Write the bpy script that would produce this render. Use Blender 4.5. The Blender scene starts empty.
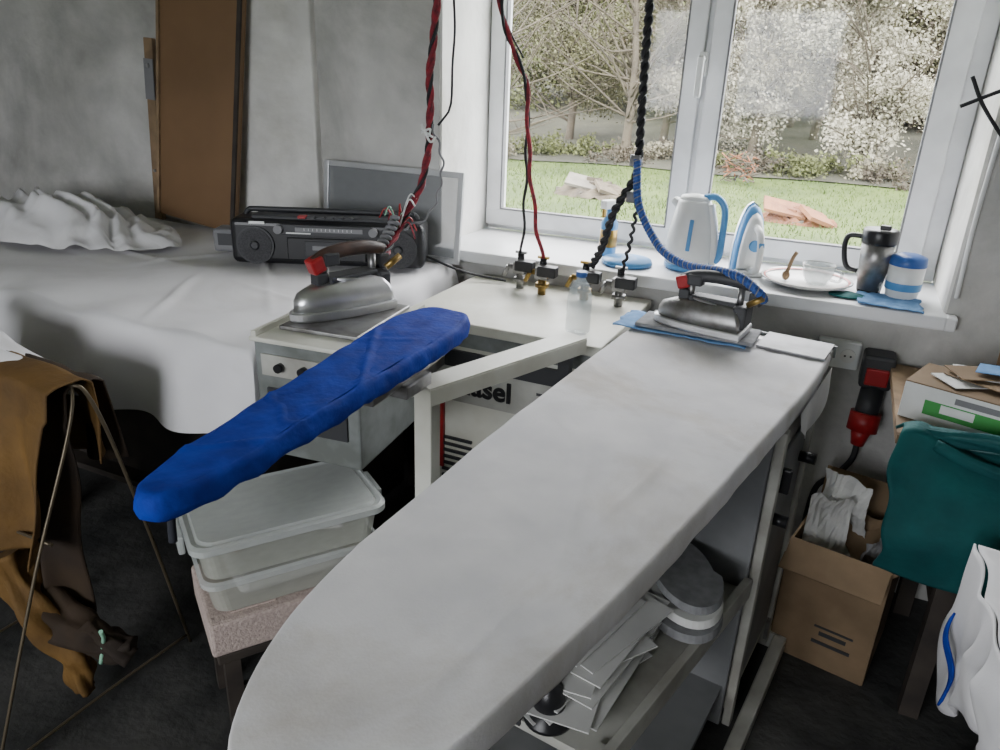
import bpy, bmesh, math, random
from mathutils import Vector, Matrix, noise, Euler
random.seed(7)
R=math.radians
# ------------------------------------------------------------------ materials
def mat(name,c,rough=.6,metal=0,c2=None,ns=8,bump=0,bs=60,spec=.4,trans=0,det=6,lo=.35,hi=.65,coat=0,sheen=0):
    m=bpy.data.materials.new(name); m.use_nodes=True
    nt=m.node_tree; b=nt.nodes['Principled BSDF']
    b.inputs['Base Color'].default_value=(*c,1); b.inputs['Roughness'].default_value=rough
    b.inputs['Metallic'].default_value=metal; b.inputs['Specular IOR Level'].default_value=spec
    b.inputs['Transmission Weight'].default_value=trans; b.inputs['Coat Weight'].default_value=coat
    b.inputs['Sheen Weight'].default_value=sheen
    tc=nt.nodes.new('ShaderNodeTexCoord')
    if c2 is None: c2=tuple(x*.85 for x in c)
    n=nt.nodes.new('ShaderNodeTexNoise'); n.inputs['Scale'].default_value=ns; n.inputs['Detail'].default_value=det
    r=nt.nodes.new('ShaderNodeValToRGB'); r.color_ramp.elements[0].position=lo; r.color_ramp.elements[1].position=hi
    r.color_ramp.elements[0].color=(*c2,1); r.color_ramp.elements[1].color=(*c,1)
    nt.links.new(tc.outputs['Object'],n.inputs['Vector']); nt.links.new(n.outputs['Fac'],r.inputs['Fac'])
    nt.links.new(r.outputs['Color'],b.inputs['Base Color'])
    if bump>0:
        n2=nt.nodes.new('ShaderNodeTexNoise'); n2.inputs['Scale'].default_value=bs; n2.inputs['Detail'].default_value=5
        bp=nt.nodes.new('ShaderNodeBump'); bp.inputs['Strength'].default_value=bump; bp.inputs['Distance'].default_value=.01
        nt.links.new(tc.outputs['Object'],n2.inputs['Vector']); nt.links.new(n2.outputs['Fac'],bp.inputs['Height'])
        nt.links.new(bp.outputs['Normal'],b.inputs['Normal'])
    return m
def stained(name,c,c2,stain,ns,sc,bump=.08,bs=260,rough=.95,lo=.50,hi=.72):
    m=mat(name,c,rough,c2=c2,ns=ns,bump=bump,bs=bs,spec=.1)
    nt=m.node_tree; b=nt.nodes['Principled BSDF']; src=b.inputs['Base Color'].links[0].from_socket
    n=nt.nodes.new('ShaderNodeTexNoise'); n.inputs['Scale'].default_value=sc; n.inputs['Detail'].default_value=10; n.inputs['Distortion'].default_value=.6; n.inputs['Roughness'].default_value=.65
    tc=nt.nodes.new('ShaderNodeTexCoord'); nt.links.new(tc.outputs['Object'],n.inputs['Vector'])
    r=nt.nodes.new('ShaderNodeValToRGB'); r.color_ramp.elements[0].position=lo; r.color_ramp.elements[1].position=hi
    r.color_ramp.elements[0].color=(1,1,1,1); r.color_ramp.elements[1].color=(*stain,1)
    nt.links.new(n.outputs['Fac'],r.inputs['Fac'])
    mx=nt.nodes.new('ShaderNodeMix'); mx.data_type='RGBA'; mx.blend_type='MULTIPLY'; mx.inputs[0].default_value=1
    nt.links.new(src,mx.inputs[6]); nt.links.new(r.outputs['Color'],mx.inputs[7]); nt.links.new(mx.outputs[2],b.inputs['Base Color'])
    return m
M_wall=stained('plaster_grey',(.58,.57,.55),(.46,.455,.44),(.66,.66,.64),6,1.6,bump=.6,bs=30,rough=.9,lo=.45,hi=.72)
M_wallw=stained('plaster_white',(.74,.73,.70),(.60,.59,.57),(.72,.71,.67),5,1.8,bump=.4,bs=25,rough=.9)
M_ceil=mat('ceiling_paint',(.7,.7,.69),.9)
M_floor=mat('concrete_floor',(.060,.059,.057),.75,c2=(.022,.023,.023),ns=5,bump=.5,bs=30)
M_pvc=mat('white_pvc',(.80,.81,.83),.3)
M_sill=mat('sill_white',(.78,.79,.81),.35,c2=(.68,.69,.70),ns=6)
M_cloth=stained('white_cotton',(.74,.725,.74),(.64,.63,.65),(.72,.67,.58),9,2.3,bump=.10,bs=230,lo=.50,hi=.74)
M_sheet=stained('bed_sheet_white',(.78,.77,.79),(.70,.69,.71),(.86,.85,.82),4,2)
M_blue=mat('royal_blue_fabric',(.006,.040,.38),.75,c2=(.004,.021,.23),ns=18,bump=.2,bs=70,spec=.2)
M_teal=mat('teal_fabric',(.0,.09,.09),.8,c2=(.0,.055,.06),ns=9,bump=.2,bs=60)
M_brown=mat('brown_fabric',(.17,.09,.022),.8,c2=(.09,.048,.014),ns=7,bump=.25,bs=60)
M_dbrown=mat('dark_brown_fabric',(.045,.028,.016),.85,c2=(.022,.015,.011),ns=7)
M_navy=mat('dark_fabric',(.02,.022,.03),.9)
M_lblue=mat('light_blue_cloth',(.15,.30,.54),.9,c2=(.09,.21,.42),ns=30)
M_hard=mat('hardboard_brown',(.20,.115,.055),.6,c2=(.15,.085,.04),ns=2.5)
M_wood=mat('old_wood',(.28,.19,.11),.8,c2=(.15,.1,.06),ns=12)
M_dwood=mat('dark_wood',(.05,.04,.033),.7,c2=(.025,.02,.018),ns=10)
M_handle=mat('worn_wood_handle',(.08,.04,.028),.45,c2=(.03,.018,.014),ns=20)
M_card=mat('cardboard',(.22,.15,.088),.85,c2=(.155,.105,.06),ns=8)
M_cream=mat('cream_painted_steel',(.70,.70,.63),.45,c2=(.58,.57,.49),ns=7,bump=.05)
M_greym=mat('grey_painted_steel',(.26,.28,.28),.5,c2=(.12,.13,.12),ns=9)
M_cab=mat('cabinet_grey',(.20,.205,.21),.6,c2=(.12,.125,.13),ns=5)
M_cabw=mat('cabinet_white',(.48,.48,.44),.6,c2=(.27,.26,.23),ns=7)
M_chrome=mat('chrome',(.78,.78,.80),.34,1,c2=(.60,.60,.62),ns=12)
M_steel=mat('worn_steel',(.38,.38,.38),.42,.9,c2=(.2,.19,.18),ns=20)
M_plate=mat('worn_alu_plate',(.34,.34,.35),.6,.3,c2=(.22,.22,.22),ns=14)
M_alu=mat('aluminium_frame',(.55,.56,.57),.4,.6)
M_black=mat('black_plastic',(.012,.012,.014),.35)
M_dgrey=mat('dark_grey_plastic',(.035,.036,.04),.5)
M_mgrey=mat('mid_grey',(.2,.2,.21),.6)
M_red=mat('red_plastic',(.33,.013,.016),.4)
M_redc=mat('red_cable_sleeve',(.28,.015,.028),.7,c2=(.12,.014,.024),ns=70)
M_blk_c=mat('black_cable',(.015,.015,.018),.6)
M_blue_c=mat('blue_braided_hose',(.03,.09,.34),.7,c2=(.015,.04,.16),ns=120)
M_brass=mat('brass',(.40,.27,.08),.4,.9,c2=(.2,.13,.05),ns=30)
M_white=mat('white_plastic',(.78,.79,.78),.35)
M_cer=mat('white_ceramic',(.8,.79,.76),.15)
M_redline=mat('red_glaze',(.45,.07,.06),.2)
M_skyblue=mat('sky_blue_plastic',(.09,.28,.56),.35)
M_dblue=mat('blue_lid_plastic',(.03,.10,.34),.4)
M_paper=mat('white_paper',(.66,.66,.64),.9,c2=(.52,.52,.51),ns=5)
M_felt=mat('grey_felt',(.25,.255,.26),.95,c2=(.18,.18,.19),ns=40)
M_pink=mat('pink_foam',(.56,.46,.42),.95,c2=(.43,.34,.31),ns=120,bump=.4,bs=150)
M_green=mat('green_print',(.05,.32,.07),.6)
M_rod=mat('brass_tube',(.13,.105,.07),.4,.5)
M_spk=mat('speaker_mesh',(.02,.02,.022),.7,c2=(.05,.05,.055),ns=220)
M_mint=mat('mint_plastic',(.35,.7,.5),.4)
def translucent(name,c,alpha,rough=.3):
    m=bpy.data.materials.new(name); m.use_nodes=True; nt=m.node_tree
    b=nt.nodes['Principled BSDF']; out=nt.nodes['Material Output']
    n=nt.nodes.new('ShaderNodeTexNoise'); n.inputs['Scale'].default_value=15
    r=nt.nodes.new('ShaderNodeValToRGB'); r.color_ramp.elements[0].color=(*[x*.8 for x in c],1); r.color_ramp.elements[1].color=(*c,1)
    nt.links.new(n.outputs['Fac'],r.inputs['Fac']); nt.links.new(r.outputs['Color'],b.inputs['Base Color'])
    b.inputs['Roughness'].default_value=rough
    t=nt.nodes.new('ShaderNodeBsdfTransparent'); mx=nt.nodes.new('ShaderNodeMixShader'); mx.inputs[0].default_value=alpha
    nt.links.new(t.outputs[0],mx.inputs[1]); nt.links.new(b.outputs[0],mx.inputs[2]); nt.links.new(mx.outputs[0],out.inputs[0])
    return m
M_tub=translucent('translucent_tub',(.72,.74,.66),.40)
M_lid=translucent('translucent_lid',(.76,.80,.79),.50)
M_pet=translucent('clear_pet',(.65,.75,.8),.3,.1)
M_gcup=translucent('glass_cup',(.7,.75,.75),.4,.05)
M_mesh=translucent('insect_mesh',(.20,.21,.22),.8,.6)
def glassmat():
    m=bpy.data.materials.new('window_glass'); m.use_nodes=True; nt=m.node_tree
    nt.nodes.remove(nt.nodes['Principled BSDF']); out=nt.nodes['Material Output']
    t=nt.nodes.new('ShaderNodeBsdfTransparent'); g=nt.nodes.new('ShaderNodeBsdfGlossy'); g.inputs['Roughness'].default_value=.05
    d=nt.nodes.new('ShaderNodeBsdfDiffuse'); d.inputs[0].default_value=(.8,.8,.8,1)
    m1=nt.nodes.new('ShaderNodeMixShader'); m1.inputs[0].default_value=.03
    nt.links.new(t.outputs[0],m1.inputs[1]); nt.links.new(g.outputs[0],m1.inputs[2])
    tc=nt.nodes.new('ShaderNodeTexCoord'); n=nt.nodes.new('ShaderNodeTexNoise'); n.inputs['Scale'].default_value=190; n.inputs['Detail'].default_value=1
    r=nt.nodes.new('ShaderNodeValToRGB'); r.color_ramp.elements[0].position=.64; r.color_ramp.elements[1].position=.74
    r.color_ramp.elements[0].color=(.010,.010,.010,1); r.color_ramp.elements[1].color=(.10,.10,.10,1)
    nt.links.new(tc.outputs['Object'],n.inputs['Vector']); nt.links.new(n.outputs['Fac'],r.inputs['Fac'])
    m2=nt.nodes.new('ShaderNodeMixShader'); nt.links.new(r.outputs['Color'],m2.inputs[0])
    nt.links.new(m1.outputs[0],m2.inputs[1]); nt.links.new(d.outputs[0],m2.inputs[2]); nt.links.new(m2.outputs[0],out.inputs[0])
    return m
M_glass=glassmat()
# ------------------------------------------------------------------ builder
def catmull(P,n=8):
    P=[Vector(p) for p in P]; out=[]
    Q=[P[0]*2-P[1]]+P+[P[-1]*2-P[-2]]
    for i in range(1,len(Q)-2):
        a,b,c,d=Q[i-1],Q[i],Q[i+1],Q[i+2]
        for k in range(n):
            t=k/n
            out.append(.5*((2*b)+(c-a)*t+(2*a-5*b+4*c-d)*t*t+(3*b-a-3*c+d)*t**3))
    out.append(P[-1]); return out
class B:
    def __init__(s,name): s.n=name; s.bm=bmesh.new(); s.mats=[]
    def mi(s,m):
        if m not in s.mats: s.mats.append(m)
        return s.mats.index(m)
    def _fin(s,verts,m,M=None,smooth=False):
        if M is not None: bmesh.ops.transform(s.bm,matrix=M,verts=verts)
        i=s.mi(m); fs=set()
        for v in verts:
            for f in v.link_faces: fs.add(f)
        for f in fs: f.material_index=i; f.smooth=smooth
        return verts
    def box(s,c,d,m,rot=(0,0,0),bev=0,seg=2):
        r=bmesh.ops.create_cube(s.bm,size=1); vs=r['verts']
        bmesh.ops.transform(s.bm,matrix=Matrix.Diagonal((d[0],d[1],d[2],1)),verts=vs)
        if bev>0:
            es=set(e for v in vs for e in v.link_edges)
            rr=bmesh.ops.bevel(s.bm,geom=list(es),offset=bev,segments=seg,profile=.5,affect='EDGES')
            st=[rr['verts'][0]]; seen=set(st)
            while st:
                v=st.pop()
                for e in v.link_edges:
                    o=e.other_vert(v)
                    if o not in seen: seen.add(o); st.append(o)
            vs=list(seen)
        s._fin(vs,m,Matrix.Translation(c)@Euler([R(a) for a in rot]).to_matrix().to_4x4(),False)
        return s
    def cyl(s,p0,p1,r0,m,r1=None,seg=20,smooth=True):
        p0=Vector(p0);p1=Vector(p1); r1=r0 if r1 is None else r1
        d=p1-p0; q=d.to_track_quat('Z','Y').to_matrix().to_4x4()
        r=bmesh.ops.create_cone(s.bm,cap_ends=True,segments=seg,radius1=r0,radius2=r1,depth=d.length)
        s._fin(r['verts'],m,Matrix.Translation((p0+p1)/2)@q,smooth)
        for v in r['verts']:
            for f in v.link_faces:
                if len(f.verts)>4: f.smooth=False
        return s
    def sph(s,c,r,m,seg=20):
        if not hasattr(r,'__len__'): r=(r,r,r)
        q=bmesh.ops.create_uvsphere(s.bm,u_segments=seg,v_segments=seg//2,radius=1)
        s._fin(q['verts'],m,Matrix.Translation(c)@Matrix.Diagonal((*r,1)),True); return s
    def loft(s,rings,m,caps=True,smooth=True,closed=True):
        VR=[[s.bm.verts.new(p) for p in r] for r in rings]; i=s.mi(m); n=len(VR[0])
        for a,b in zip(VR,VR[1:]):
            for k in range(n if closed else n-1):
                f=s.bm.faces.new((a[k],a[(k+1)%n],b[(k+1)%n],b[k])); f.material_index=i; f.smooth=smooth
        if caps and closed:
            for r in (VR[0],VR[-1]):
                try:
                    f=s.bm.faces.new(r); f.material_index=i
                except: pass
        return VR
    def lathe(s,prof,m,c=(0,0,0),seg=28,sc=(1,1),caps=True,tilt=None):
        rings=[]
        for r,z in prof:
            ring=[Vector((math.cos(2*math.pi*k/seg)*r*sc[0],math.sin(2*math.pi*k/seg)*r*sc[1],z)) for k in range(seg)]
            rings.append([p+Vector(c) for p in ring])
        s.loft(rings,m,caps); return s
    def tube(s,P,r,m,seg=8,n=8,raw=False,lump=0):
        pts=[Vector(p) for p in P] if raw else catmull(P,n)
        rings=[]; up=Vector((.13,.21,.97)).normalized(); last=None
        for i,p in enumerate(pts):
            d=(pts[min(i+1,len(pts)-1)]-pts[max(i-1,0)])
            if d.length<1e-9: d=Vector((0,0,1))
            d.normalize()
            if last is None:
                a=d.cross(up)
                if a.length<.1: a=d.cross(Vector((1,0,0)))
            else: a=last-d*last.dot(d)
            a.normalize(); last=a; b=d.cross(a)
            rr=r(i/(len(pts)-1)) if callable(r) else r
            rings.append([p+(a*math.cos(2*math.pi*k/seg)+b*math.sin(2*math.pi*k/seg))*rr*(1+(lump*(math.sin(5*2*math.pi*k/seg+i*.25)*.5+2*noise.noise(Vector((math.cos(2*math.pi*k/seg),math.sin(2*math.pi*k/seg),i*.12)))) if lump else 0)) for k in range(seg)])
        s.loft(rings,m); return s
    def twist(s,P,r,off,m,turns=40,ph=0,seg=6):
        pts=catmull(P,10)
        L=[0]
        for a,b in zip(pts,pts[1:]): L.append(L[-1]+(b-a).length)
        N=max(len(pts),int(turns*10)); out=[]; j=0
        for k in range(N+1):
            l=L[-1]*k/N
            while j<len(L)-2 and L[j+1]<l: j+=1
            t=(l-L[j])/max(1e-9,L[j+1]-L[j]); p=pts[j].lerp(pts[j+1],t); d=(pts[j+1]-pts[j]).normalized()
            a=d.cross(Vector((.3,1,.1))).normalized(); b=d.cross(a); w=2*math.pi*turns*k/N+ph
            out.append(p+(a*math.cos(w)+b*math.sin(w))*off)
        s.tube(out,r,m,seg=seg,raw=True); return s
    def prism(s,pts,z0,z1,m,sc1=1,smooth=False,c=(0,0)):
        r0=[Vector((x,y,z0)) for x,y in pts]; r1=[Vector((c[0]+(x-c[0])*sc1,c[1]+(y-c[1])*sc1,z1)) for x,y in pts]
        s.loft([r0,r1],m,True,smooth); return s
    def grid(s,fn,nu,nv,m,smooth=True):
        V=[[s.bm.verts.new(fn(i/nu,j/nv)) for j in range(nv+1)] for i in range(nu+1)]; k=s.mi(m)
        for i in range(nu):
            for j in range(nv):
                f=s.bm.faces.new((V[i][j],V[i+1][j],V[i+1][j+1],V[i][j+1])); f.material_index=k; f.smooth=smooth
        return s
    def quad(s,p,m):
        f=s.bm.faces.new([s.bm.verts.new(q) for q in p]); f.material_index=s.mi(m); return s
    def done(s,loc=(0,0,0),rz=0,solid=0,rot=None):
        bmesh.ops.recalc_face_normals(s.bm,faces=s.bm.faces[:])
        me=bpy.data.meshes.new(s.n); s.bm.to_mesh(me); s.bm.free()
        for m in s.mats: me.materials.append(m)
        o=bpy.data.objects.new(s.n,me); bpy.context.scene.collection.objects.link(o)
        o.location=loc; o.rotation_euler=rot if rot else (0,0,R(rz))
        if solid:
            md=o.modifiers.new('solid','SOLIDIFY'); md.thickness=solid; md.offset=-1
        return o
def nz(x,y,z=0): return noise.noise(Vector((x,y,z)))
# ------------------------------------------------------------------ room shell
WY=2.33; GX0,GX1=-1.30,.32; SZ=.93; GY=2.72; WT=2.2; XL,XR,YB,ZC=-3.9,1.9,-2.2,2.6
b=B('floor'); b.box(((XL+XR)/2,(YB+WY+.45)/2,-.05),(XR-XL+.4,WY+.45-YB+.2,.1),M_floor); b.done()
b=B('ceiling'); b.box(((XL+XR)/2,(YB+WY+.45)/2,ZC+.05),(XR-XL+.4,WY+.45-YB+.2,.1),M_ceil); b.done()
b=B('wall_window')
yc=WY+.25
b.box(((XL+GX0)/2,yc,ZC/2),(GX0-XL,.5,ZC),M_wall)
b.box(((XR+GX1)/2,yc,ZC/2),(XR-GX1,.5,ZC),M_wall)
b.box(((GX0+GX1)/2,yc,(SZ-.04)/2),(GX1-GX0,.5,SZ-.04),M_wall)
b.box(((GX0+GX1)/2,yc,(ZC+WT)/2),(GX1-GX0,.5,ZC-WT),M_wall)
b.box((GX0+.004,yc+.0,(SZ+WT)/2),(.008,.49,WT-SZ),M_wallw)
b.box((GX1-.004,yc+.0,(SZ+WT)/2),(.008,.49,WT-SZ),M_wallw)
b.box((-2.02,WY-.012,ZC/2),(.44,.04,ZC),M_wallw,bev=.008)
b.done()
b=B('wall_left'); b.box((XL-.1,(YB+WY+.5)/2,ZC/2),(.2,WY+.5-YB,ZC),M_wall); b.done()
b=B('wall_right'); b.box((XR+.1,(YB+WY+.5)/2,ZC/2),(.2,WY+.5-YB,ZC),M_wall); b.done()
b=B('wall_back')
b.box((-3.00,YB-.1,ZC/2),(1.8,.2,ZC),M_wall); b.box((.85,YB-.1,ZC/2),(2.1,.2,ZC),M_wall)
b.box((-1.15,YB-.1,.45),(1.9,.2,.9),M_wall); b.box((-1.15,YB-.1,2.4),(1.9,.2,.4),M_wall); b.done()
b=B('rear_fill_window')  # added unseen window, lets fill light in from behind the camera
for x in (-2.06,-1.15,-.24): b.box((x,YB-.1,1.55),(.07,.07,1.3),M_pvc)
for z in (.935,2.165): b.box((-1.15,YB-.1,z),(1.9,.07,.07),M_pvc)
b.done()
b=B('window_sill')
b.box(((GX0+GX1)/2,(WY-.05+GY)/2,SZ-.02),(GX1-GX0+.0,GY-WY+.05,.04),M_sill,bev=.006)
b.box((GX1+.01,WY-.026,SZ-.02),(.03,.045,.04),M_sill,bev=.006); b.done()
b=B('window_1')
def frame(x0,x1,z0,z1,y,w,d,m=M_pvc,wr=None):
    wr=wr or w
    b.box(((x0+x1)/2,y,z0+w/2),(x1-x0,d,w),m,bev=.004); b.box(((x0+x1)/2,y,z1-w/2),(x1-x0,d,w),m,bev=.004)
    b.box((x0+w/2,y,(z0+z1)/2),(w-.002,d-.003,z1-z0-.01),m,bev=.004); b.box((x1-wr/2,y,(z0+z1)/2),(wr-.002,d-.003,z1-z0-.01),m,bev=.004)
frame(GX0+.01,GX1-.01,SZ,WT,GY+.03,.045,.07,wr=.07)
b.box((-.5,GY+.03,(SZ+WT)/2),(.07,.066,WT-SZ-.01),M_pvc,bev=.005)
frame(GX0+.012,-.508,SZ+.02,WT-.02,GY,.062,.06)
frame(-.492,GX1-.06,SZ+.02,WT-.02,GY,.062,.06,wr=.075)
for x0,x1 in ((GX0+.07,-.565),(-.435,GX1-.13)):
    b.quad([(x0,GY,SZ+.07),(x1,GY,SZ+.07),(x1,GY,WT-.07),(x0,GY,WT-.07)],M_glass)
    for xx in (x0+.005,x1-.005): b.box((xx,GY-.015,(SZ+WT)/2),(.006,.026,WT-SZ-.165),M_mgrey)
    b.box(((x0+x1)/2,GY-.015,SZ+.084),(x1-x0-.01,.026,.006),M_mgrey)
b.box((-.505,GY-.035,1.56),(.028,.014,.075),M_white,bev=.004); b.cyl((-.505,GY-.035,1.575),(-.505,GY-.075,1.575),.009,M_white)
b.box((-.505,GY-.078,1.52),(.022,.018,.13),M_white,bev=.006)
b.done()
# ------------------------------------------------------------------ exterior
M_grass=mat('grass',(.072,.105,.020),.95,c2=(.042,.066,.013),ns=1.2,bump=.4,bs=20)
M_blade=mat('grass_blades',(.072,.110,.020),.9,c2=(.044,.073,.013),ns=3)
M_bank=mat('woodland_floor',(.068,.066,.045),.95,c2=(.036,.036,.024),ns=1.6,det=12)
M_bl1=mat('blossom_cream',(.24,.22,.155),.9,c2=(.135,.12,.08),ns=1.5)
M_bl2=mat('blossom_bright',(.37,.345,.265),.9,c2=(.22,.205,.15),ns=2)
M_lf=mat('spring_leaves',(.105,.115,.040),.9,c2=(.055,.060,.023),ns=2)
M_ol=mat('olive_leaves',(.135,.130,.065),.9,c2=(.07,.068,.036),ns=2)
M_tw=mat('bare_twigs',(.085,.070,.048),.9,c2=(.042,.034,.024),ns=3)
b=B('ground_lawn')
def gh(x,y):
    base=.2+.05*nz(x*.5,y*.5)
    if y>11: base+=(y-11)*.12
    return base
b.grid(lambda u,v:(-16+26*u,2.95+v*9,gh(-16+26*u,2.95+v*9)),60,30,M_grass); b.done()
b=B('ground_bank'); b.grid(lambda u,v:(-16+26*u,11.5+v*14,gh(-16+26*u,11.5+v*14)+.02),50,30,M_bank); b.done()
b=B('ground_behind'); b.box((0,-22,-.1),(40,39,.1),M_grass); b.done()
def leaves(name,blobs,parts):
    vs=[];fs=[];mi=[]
    mats=[]
    for (c,r,n,sz,m) in blobs:
        if m not in mats: mats.append(m)
        k=mats.index(m)
        sub=[]
        for _ in range(parts):
            d=Vector((random.gauss(0,1),random.gauss(0,1),random.gauss(0,1))).normalized()*random.random()**.5
            sub.append(Vector((c[0]+d.x*r[0],c[1]+d.y*r[1],c[2]+d.z*r[2])))
        for _ in range(n):
            q=random.choice(sub); rr=min(r)*.3
            p=q+Vector((random.gauss(0,rr),random.gauss(0,rr),random.gauss(0,rr*.8)))
            if p.z<.15: continue
            a=Vector((random.gauss(0,1),random.gauss(0,1),random.gauss(0,1))).normalized()
            t=a.cross(Vector((random.random(),random.random(),random.random()+.1))).normalized(); s=sz*random.uniform(.5,1.3)
            w=a.cross(t)
            i=len(vs); vs+= [p+t*s,p+w*s*.7,p-t*s,p-w*s*.7]; fs.append((i,i+1,i+2,i+3)); mi.append(k)
    me=bpy.data.meshes.new(name); me.from_pydata([tuple(v) for v in vs],[],fs); 
    for m in mats: me.materials.append(m)
    me.polygons.foreach_set('material_index',mi)
    o=bpy.data.objects.new(name,me); bpy.context.scene.collection.objects.link(o); return o
def tree(name,x,y,h,spread,m1,m2,n,sz=.05,lowz=.5,nb=26,p1=.6):
    z0=gh(x,y)
    t=B(name)
    t.tube([(x,y,z0-.1),(x+.05,y,z0+h*.3),(x-.05,y,z0+h*.6)],lambda u:.08*(1-u*.6),M_tw,seg=7)
    for k in range(nb):
        a=random.uniform(0,6.28); zz=random.uniform(.08,.6)*h; l=spread*random.uniform(.5,1.05)
        p0=Vector((x,y,z0+zz)); p2=p0+Vector((math.cos(a)*l,math.sin(a)*l,h*random.uniform(.05,.45))); pm=(p0+p2)/2+Vector((0,0,random.uniform(-.15,.2)))
        t.tube([p0,pm,p2],lambda u:.02*(1-u*.85),M_tw,seg=5,n=5)
        for j in range(4):
            q0=p0.lerp(p2,random.uniform(.3,.95)); q2=q0+Vector((random.uniform(-.5,.5),random.uniform(-.5,.5),random.uniform(0,.5)))
            t.tube([q0,(q0+q2)/2+Vector((0,0,.05)),q2],.006,M_tw,seg=3,n=3)
    tr=t.done()
    if n:
        bl=[]
        for k in range(12):
            a=random.uniform(0,6.28); rr=spread*random.uniform(0,.8)
            bl.append(((x+math.cos(a)*rr,y+math.sin(a)*rr*.7,z0+random.uniform(lowz,1)*h),(spread*.38,spread*.34,h*.13),n//12,sz,m1 if random.random()<p1 else m2))
        lv=leaves(name+'_foliage',bl,16); lv.name='foliage'; lv.parent=tr
tree('blossom_tree',-1.5,12.9,3.0,1.4,M_bl1,M_bl2,26000,.026,.12)
tree('blossom_tree',.1,12.4,2.8,1.4,M_bl2,M_bl1,32000,.026,.12)
tree('blossom_tree',1.6,13.2,3.1,1.5,M_bl1,M_bl2,24000,.028,.12)
tree('blossom_tree',3.6,13,3.3,1.6,M_bl1,M_bl2,9000,.04,.12)
tree('blossom_tree',-3.1,13.6,2.8,1.4,M_bl1,M_ol,22000,.026,.15,p1=.5)
tree('leafy_tree',-4.7,13.2,3.2,1.5,M_ol,M_bl1,22000,.026,.15,p1=.65)
tree('leafy_tree',-6.6,13.6,3.4,1.7,M_ol,M_lf,14000,.03,.2)
tree('bare_tree',-5.3,11.2,4.0,2.1,M_tw,M_lf,1500,.03,.3,nb=40)
tree('bare_tree',-3.3,11.9,4.2,1.9,M_tw,M_lf,900,.03,.4,nb=34)
tree('bare_tree',-1.2,15.6,5.0,2.1,M_tw,M_lf,4000,.04,.3,nb=30)
tree('blossom_tree',-.7,14.6,4.2,1.5,M_bl1,M_bl2,26000,.032,.15)
bl=[]
for k in range(48):
    x=-10+15*k/47+random.uniform(-.3,.3)
    bl.append(((x,16.6+random.uniform(-.6,.8),random.uniform(1.4,3.6)),(1.0,.8,1.0),2400,.045,random.choice([M_lf,M_tw,M_bl1,M_ol])))
    bl.append(((x,18.6,random.uniform(3,4.6)),(1.2,.8,1.1),1700,.055,random.choice([M_lf,M_ol,M_bl1,M_bl2])))
leaves('woodland_hedge',bl,22)
bl=[]
for k in range(30):
    x=-8+12*k/29
    bl.append(((x,11.9+random.uniform(-.3,.4),.42),(.6,.3,.22),700,.028,random.choice([M_lf,M_tw,M_bl1,M_lf])))
leaves('shrub_row',bl,10)
b=B('trees_backdrop_hill'); b.grid(lambda u,v:(-18+30*u,19.9+v*4+.6*nz(u*20,v*3),.9+v*6+.5*nz(u*25,v*8,3)),60,20,M_bank); b.done()
vs=[];fs=[]
for _ in range(16000):
    x=random.uniform(-7,3); y=random.uniform(4.5,11.5); z=gh(x,y); a=random.uniform(0,6.28); h=random.uniform(.02,.055); w=.009
    i=len(vs); vs+=[(x-w*math.cos(a),y-w*math.sin(a),z-.01),(x+w*math.cos(a),y+w*math.sin(a),z-.01),(x+random.uniform(-.03,.03),y+random.uniform(-.03,.03),z+h)]; fs.append((i,i+1,i+2))
me=bpy.data.meshes.new('grass_tufts'); me.from_pydata(vs,[],fs); me.materials.append(M_blade); o=bpy.data.objects.new('grass_tufts',me); bpy.context.scene.collection.objects.link(o)
M_brick=mat('terracotta_rubble',(.22,.095,.042),.9,c2=(.12,.05,.03),ns=6)
M_rub=mat('grey_rubble',(.11,.088,.06),.9,c2=(.05,.04,.03),ns=6)
M_slab=mat('pale_slab',(.16,.145,.12),.9,c2=(.10,.09,.075),ns=6)
for (cx,cy,w,mm,nn,seed) in ((-2.75,8.8,.45,M_rub,60,1),(-.42,8.35,.34,M_brick,40,2)):
    b=B('rubble_heap'); z0=gh(cx,cy)
    b.grid(lambda u,v:(( -1+2*u)*w*1.2,(-1+2*v)*w*.8,max(-.03,(.15*(1-(2*u-1)**2-(2*v-1)**2)+.05*nz(u*9,v*9,seed)))),20,20,mm,smooth=False)
    for k in range(nn):
        rr=random.random(); a=random.uniform(0,6.28)
        b.box((math.cos(a)*w*rr,math.sin(a)*w*.6*rr,.02+(1-rr)*.17*random.random()),(random.uniform(.05,.2),random.uniform(.05,.12),random.uniform(.02,.05)),random.choice([mm,mm,mm,M_slab]),rot=(random.uniform(-25,25),random.uniform(-25,25),random.uniform(0,180)))
    b.box((-.12,-.1,.15),(.42,.30,.03),M_slab if seed==1 else M_brick,rot=(18,10,12)); b.box((.2,-.15,.10),(.30,.26,.04),mm,rot=(20,18,40))
    b.done((cx,cy,z0))
b=B('brush_heap'); z0=gh(-1.4,11.1)
for k in range(60):
    a=random.uniform(0,6.28); l=random.uniform(.1,.3); c=Vector((random.uniform(-.2,.2),random.uniform(-.15,.15),random.uniform(.03,.4)))
    d=Vector((math.cos(a),math.sin(a),random.uniform(-.3,.8)))*l; c.z=max(c.z,abs(d.z))
    b.cyl(c-d*.5,c+d*.5,.010,random.choice([M_tw,M_tw,M_brick]),seg=5)
b.done((-1.4,11.1,z0))
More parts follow.
